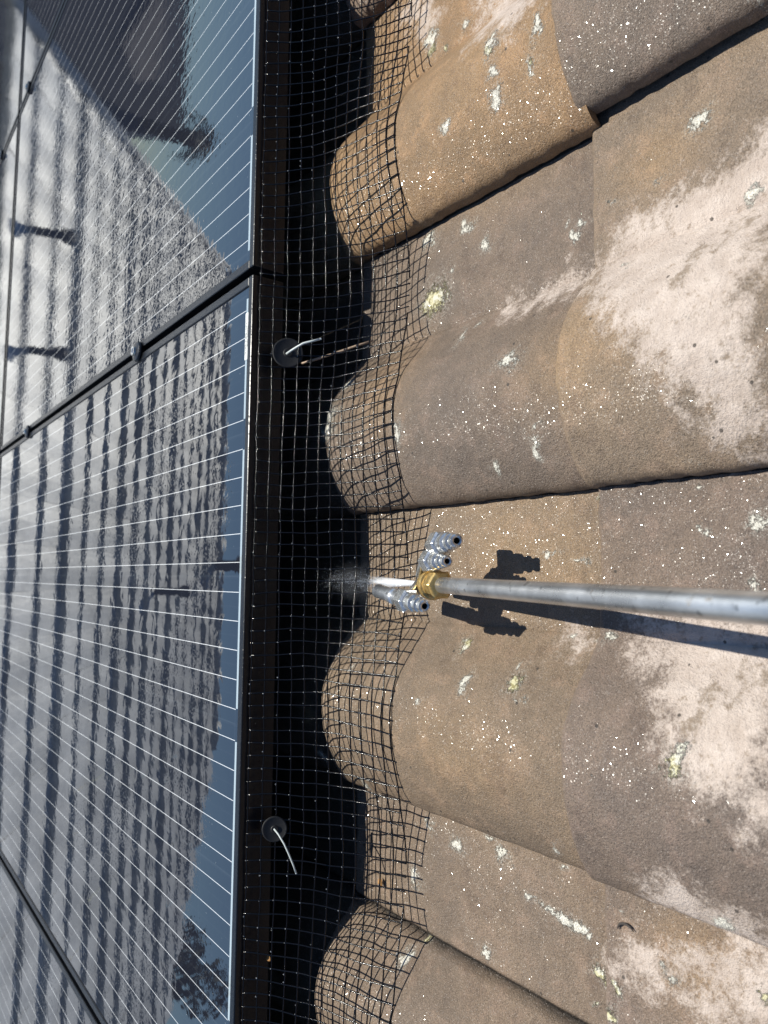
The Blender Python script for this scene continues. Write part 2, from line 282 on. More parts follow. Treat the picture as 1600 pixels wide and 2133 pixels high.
def glass_material(name, rough_amp, WS, WD, WV):
    """dark cells behind wet glass with thin bright wires; object x runs across the panel, y from the near frame"""
    g = NT(name); o = g.obj(); s = g.sep(o); x, y = s[0], s[1]
    cp = .1615
    cx_ = g.math('DIVIDE', g.math('ADD', x, CELLM), cp)           # 0..6 from the far side
    fx = g.math('MULTIPLY', g.math('FRACT', cx_), cp)
    w5 = g.math('FRACT', g.math('DIVIDE', g.math('SUBTRACT', fx, .0007), .0320))
    d = g.math('ABSOLUTE', g.math('SUBTRACT', w5, .5)); line = g.math('LESS_THAN', d, .5*.00072/.032)
    inside = g.math('MULTIPLY', g.math('GREATER_THAN', y, .0185), g.math('LESS_THAN', y, PL-.02))
    inx = g.math('MULTIPLY', g.math('GREATER_THAN', cx_, 0.02), g.math('LESS_THAN', cx_, 5.98))
    line = g.math('MULTIPLY', g.math('MULTIPLY', line, inside), inx)
    gapx = g.math('LESS_THAN', g.math('ABSOLUTE', g.math('SUBTRACT', fx, .0012)), .0007)
    fy = g.math('FRACT', g.math('DIVIDE', g.math('SUBTRACT', y, .019), .0835))
    gapy = g.math('LESS_THAN', fy, .012)
    gap = g.math('MAXIMUM', gapx, gapy)
    half = g.math('LESS_THAN', g.math('ABSOLUTE', g.math('SUBTRACT', g.math('FRACT', g.math('DIVIDE', fx, .0320)), .02)), .006)
    cells = g.mix(g.noise(o, 3, 2), (.009, .0105, .017), (.014, .016, .024))
    col = g.mix(g.math('MULTIPLY', gap, inside), cells, (.022, .026, .034))
    col = g.mix(g.math('MULTIPLY', half, .35), col, (.05, .055, .07))
    col = g.mix(line, col, (.62, .64, .66))
    # ribbons along the near edge, one per pair of cells
    k = g.math('DIVIDE', g.math('ADD', x, CELLM-cp), cp*2); fk = g.math('FRACT', k)
    rib = g.math('MULTIPLY', g.math('GREATER_THAN', fk, .055), g.math('LESS_THAN', fk, .945))
    rib = g.math('MULTIPLY', rib, g.math('MULTIPLY', g.math('GREATER_THAN', y, .0138), g.math('LESS_THAN', y, .0180)))
    rib = g.math('MULTIPLY', rib, inx)
    col = g.mix(rib, col, (.34, .40, .43))
    # fine dirt specks
    sp = g.vor(o, 260, 'Color'); spk = g.math('MULTIPLY', g.math('GREATER_THAN', g.sep(sp)[0], .985), g.math('LESS_THAN', g.vor(o, 260, 'Distance'), .16))
    col = g.mix(g.math('MULTIPLY', spk, .5), col, (.35, .36, .36))
    # water film
    wig = g.noise(g.vmath('MULTIPLY', o, (1.0, .8, 1)), WS, 1, .4, .5); wv = g.noise(g.vmath('MULTIPLY', o, (1.0, .55, 1)), 190, 1, .5, .3)
    patch = g.ramp(g.noise(o, 6, 3, .6), .42, .62)
    h = g.math('ADD', g.math('MULTIPLY', wig, 1.0), g.math('MULTIPLY', wv, WV))
    drop = g.ramp(g.vor(o, 230, 'Distance', 'SMOOTH_F1'), .0, .42, 1, 0)
    dz = g.math('MULTIPLY', patch, g.math('MULTIPLY', drop, .22)); h = g.math('ADD', h, dz)
    nrm = g.bump(h, WD, 1.0)
    rg = .001
    g.bsdf(Base_Color=col, Roughness=.35, Specular_IOR_Level=0.0, Coat_Weight=1.0, Coat_Roughness=rg, Coat_IOR=1.85, Coat_Normal=nrm, Normal=nrm)
    return g.m
PW, PL, PITCHX, PITCHY = 1.010, 1.585, 1.020, 1.605
CELLM = (PW/2)-.0205      # first cell starts this far from the panel's middle
M_tile = tile_material()
M_glassA = glass_material('wet_glass_rippled', .25, 95, .000075, .20); M_glassB = glass_material('wet_glass_smooth', .25, 50, .000043, .13)
def frame_mat():
    g = NT('black_anodised_frame'); o = g.obj(); a = g.noise(o, 60, 3); b = g.noise(o, 700, 2)
    v = g.ramp(g.vor(o, 420, 'Distance', 'SMOOTH_F1'), 0, .4, 1, 0)
    g.bsdf(Base_Color=g.mix(a, (.004, .005, .007), (.009, .010, .013)), Roughness=g.math('ADD', g.math('MULTIPLY', b, .15), .22), Specular_IOR_Level=.35,
           Normal=g.bump(v, .0003, .5)); return g.m
M_frame = frame_mat()
M_wire = wet_black('wet_black_coated_wire', (.004, .004, .005), .13, 420, .0003, 1.42)
M_washer = wet_black('black_plastic_washer', (.012, .012, .013), .6, 350, .0001)
M_rod = plain('dull_aluminium_rod', (.46, .50, .49), .42, .2, 250, .0003)
M_steel = metal_mat('worn_zinc_steel', (.76, .77, .78), .20, .18, 25, .88)
M_fit = metal_mat('bright_plated_steel', (.84, .84, .82), .13, .2, 260, .82)
M_brass = metal_mat('tarnished_brass', (.78, .55, .22), .24, .2, 180, .75)
M_hole = plain('dark_bore', (.008, .008, .008), .6)
M_under = plain('roof_underlay', (.012, .012, .012), .9)
M_rail = plain('dark_mounting_rail', (.02, .02, .022), .4)
def clear_water():
    g = NT('clear_water_beads'); g.bsdf(Base_Color=(.9, .93, .95), Roughness=.04, IOR=1.33, Transmission_Weight=.75, Specular_IOR_Level=.9); return g.m
M_bead = clear_water()
# ------------------------------------------------------------------ tiled roof
TP = .304; SEAM0 = .380; CREST = .0465; ZV = -.140; STEP = .009; GAUGE = .340; LAP = -.352
def col_of(u):
    c = np.floor((SEAM0-u)/TP); return c.astype(int), (SEAM0-u)-c*TP
def prof(wd, end=.0135, cr=.122):
    """height of the tile face over the pan; wd measured from the tile's upper-side seam"""
    t = np.clip((wd-cr)/(TP-cr), 0, 1)
    roll = CREST*np.clip(np.sin(math.pi*t**.95), 0, 1)**(1.20-.46*np.clip(t*1.5, 0, 1))
    lipz = np.where(wd > cr, .0018 + (end-.0018)*t**3, 0)
    pan = -.0008*np.cos((wd-.06)/.122*math.pi)
    dip = -.0016*np.exp(-((wd-cr+.003)/.003)**2)
    return np.where(wd > cr, roll + lipz, pan+dip)
def tile_n(u, v):
    """top of the tiled surface in the roof frame (used by the mesh guard)"""
    c, wd = col_of(np.asarray(u, float)); v = np.asarray(v, float)
    k = np.floor((v-LAP)/GAUGE); f = (v-LAP)/GAUGE-k
    return ZV + prof(wd) + STEP*f
def sdist(u, v, poly):
    P = np.array(poly); n = len(P); best = np.full(u.shape, 1e9); ins = np.zeros(u.shape, bool)
    for i in range(n):
        a = P[i]; b = P[(i+1) % n]; e = b-a; L = e@e+1e-12
        t = np.clip(((u-a[0])*e[0]+(v-a[1])*e[1])/L, 0, 1)
        best = np.minimum(best, np.hypot(u-a[0]-t*e[0], v-a[1]-t*e[1]))
        cond = ((a[1] > v) != (b[1] > v)) & (u < (b[0]-a[0])*(v-a[1])/(b[1]-a[1]+1e-12)+a[0]); ins ^= cond
    return np.where(ins, best, -best)
TINT = {(-1,-1):(.138,.104,.082),(0,-1):(.175,.128,.092),(1,-1):(.133,.099,.080),(2,-1):(.143,.106,.085),(3,-1):(.215,.142,.085),
        (-1,0):(.225,.138,.073),(0,0):(.135,.100,.077),(1,0):(.160,.115,.080),(2,0):(.150,.109,.080),(3,0):(.158,.116,.088)}
roof = empty('tiled_roof', (0, 0, ZV), 'brown interlocking concrete roof tiles, wet and spotted with lichen and droppings, beside the solar panels', 'tiled roof')
def make_tile(c, k, res):
    u0 = SEAM0-c*TP; off = (0.010 if c < 0 else (.0 if c else .0)) if k == -1 else 0
    v0, v1 = LAP+k*GAUGE, LAP+(k+1)*GAUGE     # v1 is the lower (front) end
    tail = .035 if (c, k) != (-1, 0) else .010
    nw = int((TP+.022)/res); nv = int((GAUGE+tail)/res)
    wd = np.linspace(-.022, TP, nw); vv = np.linspace(v0-tail, v1, nv)
    Wd, Vv = np.meshgrid(wd, vv, indexing='ij')
    jr = random.Random(c*13+k*7)
    U = u0-Wd
    zz = prof(np.clip(Wd, 0, None), .0155 if c == -1 else .0130, .130 if c == 2 else .122)
    zz = np.where(Wd < 0, -.0035 + .0*Wd, zz)
    f = (Vv-v0)/GAUGE
    Z = zz + STEP*f
    if c == 2: Z = Z + np.where(Wd > .131, .0020, 0) - .0045*np.exp(-((Wd-.1262)/.0032)**2)          # this roll sits up on a raised lip
    Z = Z + .0011*(noise2(U*60+31, Vv*60+7, 3)-.5) + .0006*(noise2(U*170, Vv*170, 4)-.5)
    # rounded, slightly chipped front end and roll edge
    d = v1-Vv; Z = Z - .003*np.clip(1-d/.005, 0, 1)**2
    e = TP-Wd; Z = Z - .002*np.clip(1-e/.004, 0, 1)**2
    Vv = Vv + (d < res*.6)*(.0022*(noise2(U*90, U*0+k, 9)-.5))
    U = U + off + (e < res*.6)*(.0016*(noise2(Vv*120, Vv*0+c, 8)-.5))
    # masks
    U0, V0 = U, Vv
    U = U0 + .010*(noise2(U0*95+5, V0*95, 21)-.5) + .006*(noise2(U0*260, V0*260, 22)-.5)
    Vv = V0 + .012*(noise2(U0*95, V0*95+9, 23)-.5) + .006*(noise2(U0*260, V0*260, 24)-.5)
    wh = np.full(U.shape, -1.0); ye = wh.copy(); orr = np.zeros(U.shape)
    for a, b, ru, rv in WHITE: wh = np.maximum(wh, 1-np.sqrt(((U-a)/ru)**2+((Vv-b)/rv)**2))
    for a, b, ru, rv in YELLOW: ye = np.maximum(ye, 1-np.sqrt(((U-a)/ru)**2+((Vv-b)/rv)**2))
    for a, b, ru, rv in ORANGE: orr = np.maximum(orr, np.exp(-(((U-a)/ru)**2+((Vv-b)/rv)**2)))
    dr = np.full(U.shape, -1.0)
    for p in DRY: dr = np.maximum(dr, np.clip(sdist(U, Vv, p)/.034, -1, 1))
    dr = .5+.5*dr; U, Vv = U0, V0
    Z = Z + .0010*np.clip(wh, 0, 1) + .0018*np.clip(ye, 0, 1)
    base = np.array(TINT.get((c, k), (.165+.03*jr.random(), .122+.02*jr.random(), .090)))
    if k >= 1: base = base*.22      # tiles under the panels: shade of the gap painted into the tint
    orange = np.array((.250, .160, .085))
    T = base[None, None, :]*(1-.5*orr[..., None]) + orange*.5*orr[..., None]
    if c == 2: T = T*(1-.93*np.exp(-(np.abs(Wd-.1266+.0014*noise2(Vv*70, Vv*0, 33))/.0040)**3))[..., None]      # shade of the open joint painted into the tint
    cu, cv = u0-TP/2, (v0+v1)/2
    Vt = np.stack([U-cu, Vv-cv, Z], -1).reshape(-1, 3)
    Vb = Vt.copy(); Vb[:, 2] -= .0105
    n = nw*nv; idx = np.arange(n).reshape(nw, nv)
    top = np.stack([idx[:-1, :-1], idx[:-1, 1:], idx[1:, 1:], idx[1:, :-1]], -1).reshape(-1, 4)
    bot = top[:, ::-1]+n
    ring = np.concatenate([idx[:, 0], idx[-1, 1:], idx[-2::-1, -1], idx[0, -2:0:-1]])
    nx = np.roll(ring, -1); side = np.stack([ring, nx, nx+n, ring+n], -1)
    o = obj_np('roof_tile', np.concatenate([Vt, Vb]), np.concatenate([top, bot, side]), M_tile, roof, (cu, cv, 0))
    me = o.data
    bm = bmesh.new(); bm.from_mesh(me); bm.faces.ensure_lookup_table()
    bmesh.ops.recalc_face_normals(bm, faces=bm.faces)
    for ed in bm.edges:
        if len(ed.link_faces) == 2 and ed.calc_face_angle(0) > R_(50): ed.smooth = False
    bm.to_mesh(me); bm.free()
    for nm, arr in (('white', wh), ('yellow', ye), ('dry', dr)):
        at = me.attributes.new(nm, 'FLOAT', 'POINT'); at.data.foreach_set('value', np.concatenate([arr.ravel()]*2).astype(np.float32))
    at = me.attributes.new('tint', 'FLOAT_COLOR', 'POINT')
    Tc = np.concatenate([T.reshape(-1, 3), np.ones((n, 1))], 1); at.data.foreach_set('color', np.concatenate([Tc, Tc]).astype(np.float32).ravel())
    return o
TLAB = {(-1,-1):'grey brown tile with a tall roll', (0,-1):'tile with a broad pale dry patch over its lower half', (3,-1):'orange brown tile with pale dry mottling',
        (-1,0):'orange tinted tile with white droppings', (1,0):'tile under the spray lance shadow'}
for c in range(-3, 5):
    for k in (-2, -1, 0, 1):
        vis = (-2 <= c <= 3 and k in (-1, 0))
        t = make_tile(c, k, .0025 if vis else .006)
        if (c, k) in TLAB: t['label'] = TLAB[(c, k)]
ub = MB(); ub.box(-1.30, 1.32, -1.10, .68, -.06, -.022); ub.build('roof_underlay', M_under, roof, (0, 0, 0), False)
# ------------------------------------------------------------------ solar panels
PX0 = .344          # upper-side edge of the labelled panel
def make_panel(ix, iy, label, glass, ptype='solar_panel'):
    xc = PX0-PW/2 - ix*PITCHX; y0 = .015 + iy*PITCHY
    root = empty('solar_panel', (xc, y0, 0), label, 'solar panel', 'solar panels on the roof')
    f = MB(); h = .040; lip = .0105; a = PW/2
    f.box(-a, a, 0, lip, -h, 0); f.box(-a, a, PL-lip, PL, -h, 0)
    f.box(-a, -a+lip, lip, PL-lip, -h, 0); f.box(a-lip, a, lip, PL-lip, -h, 0)
    f.build('frame', M_frame, root, None, False, bevel=.0012)
    g_ = MB(); g_.add([(-a+lip, lip, -.0018), (a-lip, lip, -.0018), (a-lip, PL-lip, -.0018), (-a+lip, PL-lip, -.0018),
                       (-a+lip, lip, -.0065), (a-lip, lip, -.0065), (a-lip, PL-lip, -.0065), (-a+lip, PL-lip, -.0065)],
                      [(0,1,2,3),(7,6,5,4),(0,4,5,1),(1,5,6,2),(2,6,7,3),(3,7,4,0)])
    g_.build('glass', glass, root, None, False)
    return root
PL_LABEL = {(0,0):'large solar panel in front carrying the white barcode strip by its near edge',
 (-1,0):'solar panel above the barcode one, reflecting the gable edge of the striped roof',
 (1,0):'solar panel in the lower left corner, past the diagonal gap below the barcode one',
 (-2,0):'solar panel at the upper left, sharing the far pair of clamps',
 (0,1):'solar panel in the second row directly beyond the barcode panel',
 (-1,1):'solar panel in the second row beyond the one that reflects the gable edge',
 (-2,1):'dark solar panel in the second row at the far upper left corner',
 (1,1):'solar panel in the second row beyond the lower left one'}
panels = {}
for (ix, iy), lb in PL_LABEL.items():
    panels[(ix, iy)] = make_panel(ix, iy, lb, M_glassB if ix >= 0 else M_glassA)
# barcode strip
def label_mat():
    g = NT('barcode_paper'); g.bsdf(Base_Color=(.80, .82, .78), Roughness=.5, Coat_Weight=.6, Coat_Roughness=.1); return g.m
M_lab = label_mat(); M_ink = plain('black_print', (.03, .03, .03), .6)
B = panels[(0, 0)]; bx = PX0-PW/2
lb = MB(); lx0, lx1 = .248-bx, .303-bx; lb.box(lx0, lx1, .0095, .0185, -.0017, -.0012)
lab = lb.build('barcode_label', M_lab, B, None, False)
ink = MB(); r2 = random.Random(3); x = lx0+.006
SERIAL = '1F6A0HC5R0R'
while x < lx1-.008:
    wd = r2.choice((.0004, .0006, .0009)); ink.box(x, x+wd, .0150, .0172, -.00115, -.0010); x += wd+r2.choice((.0005, .0008, .0011))
ink.build('barcode', M_ink, lab, None, False)
cu = bpy.data.curves.new('serial', 'FONT'); cu.body = SERIAL; cu.size = .0042; cu.align_x = 'CENTER'; cu.extrude = .00004
to = bpy.data.objects.new('tmp', cu); sc.collection.objects.link(to); dg = bpy.context.evaluated_depsgraph_get()
me = bpy.data.meshes.new_from_object(to.evaluated_get(dg)); bpy.data.objects.remove(to); me.materials.clear(); me.materials.append(M_ink)
ser = bpy.data.objects.new('serial_number', me)
link(ser, lab, ((lx0+lx1)/2, .0140, -.0011), Matrix.Rotation(math.pi, 4, 'Z'))
# rails under the panels, back sheets keep the space dark
for i, yy in enumerate((.36, 1.22)):
    rb = MB(); rb.box(-1.75, 2.45, -.018, .018, -.080, -.042)
    tag(rb.build('mounting_rail', M_rail, None, (0, yy, 0), False, bevel=.002),
        ('dark rail under the panels, the one nearer the mesh', 'dark rail under the panels, the one farther from the mesh')[i], 'mounting rail', 'rails under the solar panels')
# clamps in the gaps
def clamp(u, v, label):
    root = empty('panel_clamp', (u, v, 0), label, 'panel clamp', 'clamps between the solar panels')
    m = MB(); V = []; F = []
    n = 20
    for i, (r, z) in enumerate(((.0155, .0005), (.0160, .0030), (.0145, .0055), (.0090, .0072), (.0001, .0078))):
        for k in range(n):
            a = 2*math.pi*k/n; V.append((r*math.cos(a), r*1.15*math.sin(a), z))
    for i in range(4):
        for k in range(n): F.append((i*n+k, i*n+(k+1) % n, (i+1)*n+(k+1) % n, (i+1)*n+k))
    m.add(V, F); m.box(-.0040, .0040, -.014, .014, -.030, .0006)
    m.build('clamp_plate', M_frame, root, None, True, edge=40)
    b = MB(); b.lathe([(0, .0001), (0, .0030), (.0035, .0042), (.0035, .0068), (0, .0070)], 16)
    b.build('bolt_head', M_fit, root, (0, 0, .0072), True, Matrix.Rotation(-math.pi/2, 4, 'Y'), edge=30)
gx = PX0+.005
clamp(gx, .407, 'black domed clamp in the diagonal gap, the one nearest the mesh')
clamp(gx, 1.22, 'black clamp at the far left end of the diagonal gap')
clamp(gx+PITCHX, 1.46, 'small clamp in the upper left gap, just right of the far frame line')
clamp(gx+PITCHX, 1.88, 'tiny pale clamp in the second row at the left edge of the picture')
# ------------------------------------------------------------------ black wire mesh guard
guard = empty('wire_mesh', (.1, .010, -.018), 'black coated square wire mesh bent from the panel edge down over the brown tiles', 'wire mesh')
G0 = np.array((.1, .010, -.018))
SP = .0134; NR = 13
def guard_path(u):
    """points along one strand running from the frame to the tiles"""
    b = .5+.5*math.cos(2*math.pi*(u-CRU)/TP)
    b = b**.8
    P0 = np.array((.0118, -.0085)); P1 = P0+np.array((-.032, -.057))
    P3 = np.array((-.1215-.018*b, -.1195+.031*b)); P2 = P3+np.array((.038+.012*b, .020-.006*b))
    t = np.linspace(0, 1, 80)[:, None]
    Pp = (1-t)**3*P0+3*(1-t)**2*t*P1+3*(1-t)*t*t*P2+t**3*P3
    s = np.concatenate([[0], np.cumsum(np.hypot(*np.diff(Pp, axis=0).T))])
    return Pp, s
CRU = SEAM0-.213
def guard_pt(u, k):
    Pp, s = guard_path(u)
    L = s[-1]; q = min(k/(NR-1), 1)*L
    v = np.interp(q, s, Pp[:, 0]); n = np.interp(q, s, Pp[:, 1])
    uu = u + .0007*math.sin(k*.9+u*25)+.0005*math.sin(u*61+k*1.7) - .0028*math.sin(k/(NR-1)*math.pi)*math.sin(2*math.pi*(u-.05)/.62)
    v += .0004*math.sin(u*47+k); n += .0004*math.sin(u*83+k*.6)+.0025*math.sin(u*11+1)*math.sin(math.pi*k/(NR-1))
    n = max(n, float(tile_n(uu, v))+.0016)
    return np.array((uu, v, n))-G0
us = np.arange(-.62, .80, SP)
bot = {}
grid = [[guard_pt(u, k) for k in range(NR)] for u in us]
lat = MB(); ver = MB(); beads = MB()
rw = random.Random(11)
for k in range(NR):
    pts = []
    for i in range(len(us)):
        pts.append(grid[i][k])
        if i < len(us)-1:
            mp = (grid[i][k]+grid[i+1][k])/2; pts.append(mp+np.array((0, rw.uniform(-.00018, .00018), rw.uniform(-.00018, .00018))))
    # the last row was snipped here and there
    if k == NR-1:
        seg = []; 
        for j, p in enumerate(pts):
            u = p[0]+G0[0]; ph = ((SEAM0-u) % TP)/TP
            cut = (.20 < ph < .30)
            if cut:
                if len(seg) > 1: lat.tube(seg, .00076, 6)
                seg = []
            else: seg.append(p)
        if len(seg) > 1: lat.tube(seg, .00076, 6)
    else: lat.tube(pts, .00076 if k else .00090, 6)
for i, u in enumerate(us):
    pts = []
    for k in range(NR):
        pts.append(grid[i][k]+np.array((0, 0, .0008)))
        if k < NR-1: pts.append((grid[i][k]+grid[i][k+1])/2+np.array((rw.uniform(-.00018, .00018), 0, .0007+rw.uniform(-.0002, .0002))))
    ph = ((SEAM0-u) % TP)/TP
    e = pts[-1]-pts[-3]; pts.append(pts[-1]+e*rw.uniform(.02, .14))
    ver.tube(pts, .00076, 6)
lat.build('cross_wires', M_wire, guard, None, True); ver.build('long_wires', M_wire, guard, None, True)
# weld knots and hanging water
kn = MB()
for i in range(len(us)):
    for k in range(NR):
        p = grid[i][k]
        if rw.random() < .85: kn.ball(p+np.array((0, 0, .0004)), rw.uniform(.0009, .0013), 6, 4)
        if rw.random() < .55:
            q = p+np.array((rw.uniform(-.004, .004), 0, .0012)) if rw.random() < .5 else p+np.array((0, -.0006, .0013))
            beads.ball(q, rw.uniform(.0004, .0009), 6, 4)
kn.build('weld_knots', M_wire, guard, None, True)
wb = beads.build('water_beads', M_bead, guard, None, True); wb['kind'] = 'stuff'
# ------------------------------------------------------------------ mesh clips (washer + bent rod)
def clip(loc, r, rod, label, thick):
    rot = Matrix.Rotation(R_(62), 4, 'X')      # faces off the mesh, up the slope
    root = empty('mesh_clip', loc, label, 'mesh clip', 'clips pinning the mesh to the panel frame')
    d = MB(); d.lathe([(-.0008, .0001), (-.0008, r*.97), (0, r), (.0008, r*.97), (.0010, r*.90), (.0007, r*.86), (.0007, r*.30), (.0014, r*.26), (.0014, .0001)], 40)
    d.build('washer', M_washer, root, None, True, rot @ Matrix.Rotation(-math.pi/2, 4, 'Y'), edge=35)
    t = MB(); t.tube(rod, thick, 8); t.ball(rod[-1], thick*1.12, 8, 5)
    t.build('pin', M_rod, root, None, True)
clip(CL1, .0172, ROD1, 'black round washer with a short thick grey pin, beside the tan stalk', .00125)
clip(CL2, .0135, ROD2, 'smaller black washer with a thin curved silver pin, lower of the two clips', .0009)
# ------------------------------------------------------------------ dry stalk caught behind the mesh
st = MB(); st.tube(STALK, [.0012, .0015, .0014, .0013, .0012], 7)
tag(st.build('dry_stalk', plain('dry_stalk_skin', (.33, .24, .17), .6, .35, 300, .0004), None, STALK0, True), 'straight tan stalk lying behind the mesh beside the upper washer', 'stalk')
# ------------------------------------------------------------------ spray lance
def axis_frame(p0, p1):
    """matrix whose +X runs from p0 to p1"""
    x = (Vector(p1)-Vector(p0)).normalized(); z = Vector((0, 0, 1)); y = z.cross(x).normalized(); z = x.cross(y)
    return Matrix(((x[0], y[0], z[0], p0[0]), (x[1], y[1], z[1], p0[1]), (x[2], y[2], z[2], p0[2]), (0, 0, 0, 1)))
A = Vector(LA); Bp = Vector(LB)
AF = axis_frame(A, Bp)          # +X from the collar back towards the operator
lance = empty('spray_lance', (0, 0, 0), 'steel pressure washer lance with a brass collar and nozzle holder, water leaving its tip', 'spray lance')
lance.matrix_world = M @ AF
Lp = (Bp-A).length+.42
pr = .00735
pipe = MB(); pipe.lathe([(-.012, .0001), (-.012, pr)] + [(x, pr*(1+.004*math.sin(x*90))) for x in np.linspace(-.005, Lp, 60)] + [(Lp, .0001)], 48)
pipe.build('pipe', M_steel, lance, None, True, edge=40)
br = MB(); br.lathe([(-.0315, .0001), (-.0315, .0120), (-.0300, .0142), (-.0235, .0147), (-.0200, .0142), (-.0195, .0125), (-.0165, .0123), (-.0160, .0001)], 48)
br.build('brass_ring', M_brass, lance, None, True, edge=30)
bh = MB(); bh.lathe([(-.0168, .0070), (-.0168, .0128), (-.0155, .0140), (-.0040, .0140), (-.0018, .0126), (-.0005, .0078), (-.0005, .0070)], 6)
bh.build('brass_hex_nut', M_brass, lance, None, False, bevel=.0007)
sw = MB(); sw.lathe([(-.0420, .0040), (-.0420, .0105), (-.0395, .0115), (-.0335, .0115), (-.0312, .0100)], 6)
sw.lathe([(-.064, .0016), (-.064, .0035), (-.062, .0052), (-.044, .0055), (-.0420, .0050)], 24)
sw.build('spray_tip', M_fit, lance, None, False, bevel=.0005)
def nozzle(tip, back, s=1.0, tube=True):
    F_ = AF.inverted() @ axis_frame(Vector(tip), Vector(back))
    L = (Vector(back)-Vector(tip)).length
    m = MB(); p = [(.0100, .0001), (.0100, .0019), (.0003, .0020), (0, .0030), (.0006, .0041), (.0035, .0043), (.0045, .0036), (.0058, .0036), (.0066, .0050), (.0095, .0052), (.0105, .0044),
                   (.0120, .0044), (.0130, .0060), (.0185, .0064), (.0205, .0060), (.0205, .0001)]
    m.lathe([(x*s, r*s) for x, r in p], 32)
    nz = m.build('spare_nozzle', M_fit, lance, None, True, F_, edge=28)
    h = MB(); h.lathe([(.0205*s, .0001), (.0205*s, .0072*s), (.0222*s, .0086*s), (.0320*s, .0086*s), (.0338*s, .0072*s), (.0338*s, .0001)], 6)
    h.build('nozzle_hex', M_fit, nz, None, False, bevel=.0004)
    bo = MB(); bo.lathe([(.0097*s, .0001), (.0097*s, .00185*s), (.0012*s, .00188*s)], 20); bo.build('nozzle_bore', M_hole, nz)
    if tube:
        q = MB(); q.lathe([(.0338*s, .0001), (.0338*s, .0050*s), (.0450*s, .0050*s), (.0460*s, .0058*s), (.0520*s, .0058*s), (.0530*s, .0050*s), (L-.001, .0052*s), (L, .0045*s), (L, .0001)], 28)
        q.build('nozzle_body', M_steel, nz, None, True, edge=28)
for a_, b_, s_, t_ in NOZ: nozzle(a_, b_, s_, t_)
arm = MB()
arm.tube([AF.inverted() @ Vector(p) for p in ARM1], .0030, 10); arm.tube([AF.inverted() @ Vector(p) for p in ARM2], .0028, 10)
arm.build('nozzle_holder', M_fit, lance, None, True)
# ------------------------------------------------------------------ water jet
def jet_mat():
    g = NT('spray_water'); o = g.obj(); s = g.sep(o)
    n = g.noise(g.vmath('MULTIPLY', o, (14, 260, 260)), 1.0, 4, .7)
    n2 = g.noise(o, 300, 3, .7)
    fade = g.ramp(s[0], .02, .115, 1.0, 0.0)
    a = g.math('MULTIPLY', g.ramp(g.math('ADD', g.math('MULTIPLY', n, .8), g.math('MULTIPLY', fade, .75)), .72, 1.28), .62)
    g.bsdf(Base_Color=(.93, .95, .97), Roughness=.35, Alpha=a, Subsurface_Weight=0.0); return g.m
J0, J1 = Vector(JET0), Vector(JET1); JL = (J1-J0).length
jf = axis_frame(J0, J1); jroot = empty('water_spray', (0, 0, 0), 'white jet of water shooting from the lance tip into the dark gap', 'water spray', None, 'stuff')
jroot.matrix_world = M @ jf
mj = jet_mat()
for i, (ra, rb) in enumerate(((.0012, .0042), (.0020, .0075), (.0008, .0022))):
    j = MB(); j.lathe([(x, ra+(rb-ra)*(x/JL)**(.8)) for x in np.linspace(0, JL*(1, .92, 1.05)[i], 14)], 20)
    o_ = j.build('jet_sheet', mj, jroot, None, True); 
dr = MB(); r5 = random.Random(5)
for i in range(1500):
    x = JL*(.25+1.25*r5.random()**.7); a = r5.uniform(0, 6.283); rr_ = abs(r5.gauss(0, .0035+.10*x**1.15*.55))
    p = Vector((x, rr_*math.cos(a), rr_*math.sin(a))); q = .00012+.00025*r5.random()**2
    dr.ball(p, q, 4, 3)
g = NT('white_droplets'); g.bsdf(Base_Color=(.85, .9, .95), Roughness=.2, Specular_IOR_Level=.9)
o_ = dr.build('droplets', g.m, jroot, None, True); o_['kind'] = 'stuff'
# fine mist round the end of the jet
g = NT('fine_mist'); vp = g.n('ShaderNodeVolumePrincipled'); o = g.obj()
ln = g.n('ShaderNodeVectorMath', operation='LENGTH'); g.set(ln.inputs[0], g.vmath('MULTIPLY', o, (1/.038, 1/.026, 1/.026)))
den = g.math('MULTIPLY', g.ramp(ln.outputs['Value'], .15, 1.0, 1, 0), g.ramp(g.noise(o, 60, 3, .6), .3, .75)); g.set(vp.inputs['Density'], g.math('MULTIPLY', den, 7.0))
vp.inputs['Color'].default_value = (.95, .97, 1, 1); g.t.links.new(vp.outputs[0], g.out.inputs['Volume'])
mm = MB(); mm.ball((0, 0, 0), 1, 16, 10); o_ = mm.build('mist', g.m, jroot, None, True, Matrix.Translation((JL*.95, 0, 0)) @ Matrix.Diagonal((.038, .026, .026, 1)))
for v_ in o_.data.vertices: v_.co = (v_.co.x*.038, v_.co.y*.026, v_.co.z*.026)
o_.matrix_basis = Matrix.Translation((JL*.95, 0, 0)); o_['kind'] = 'stuff'
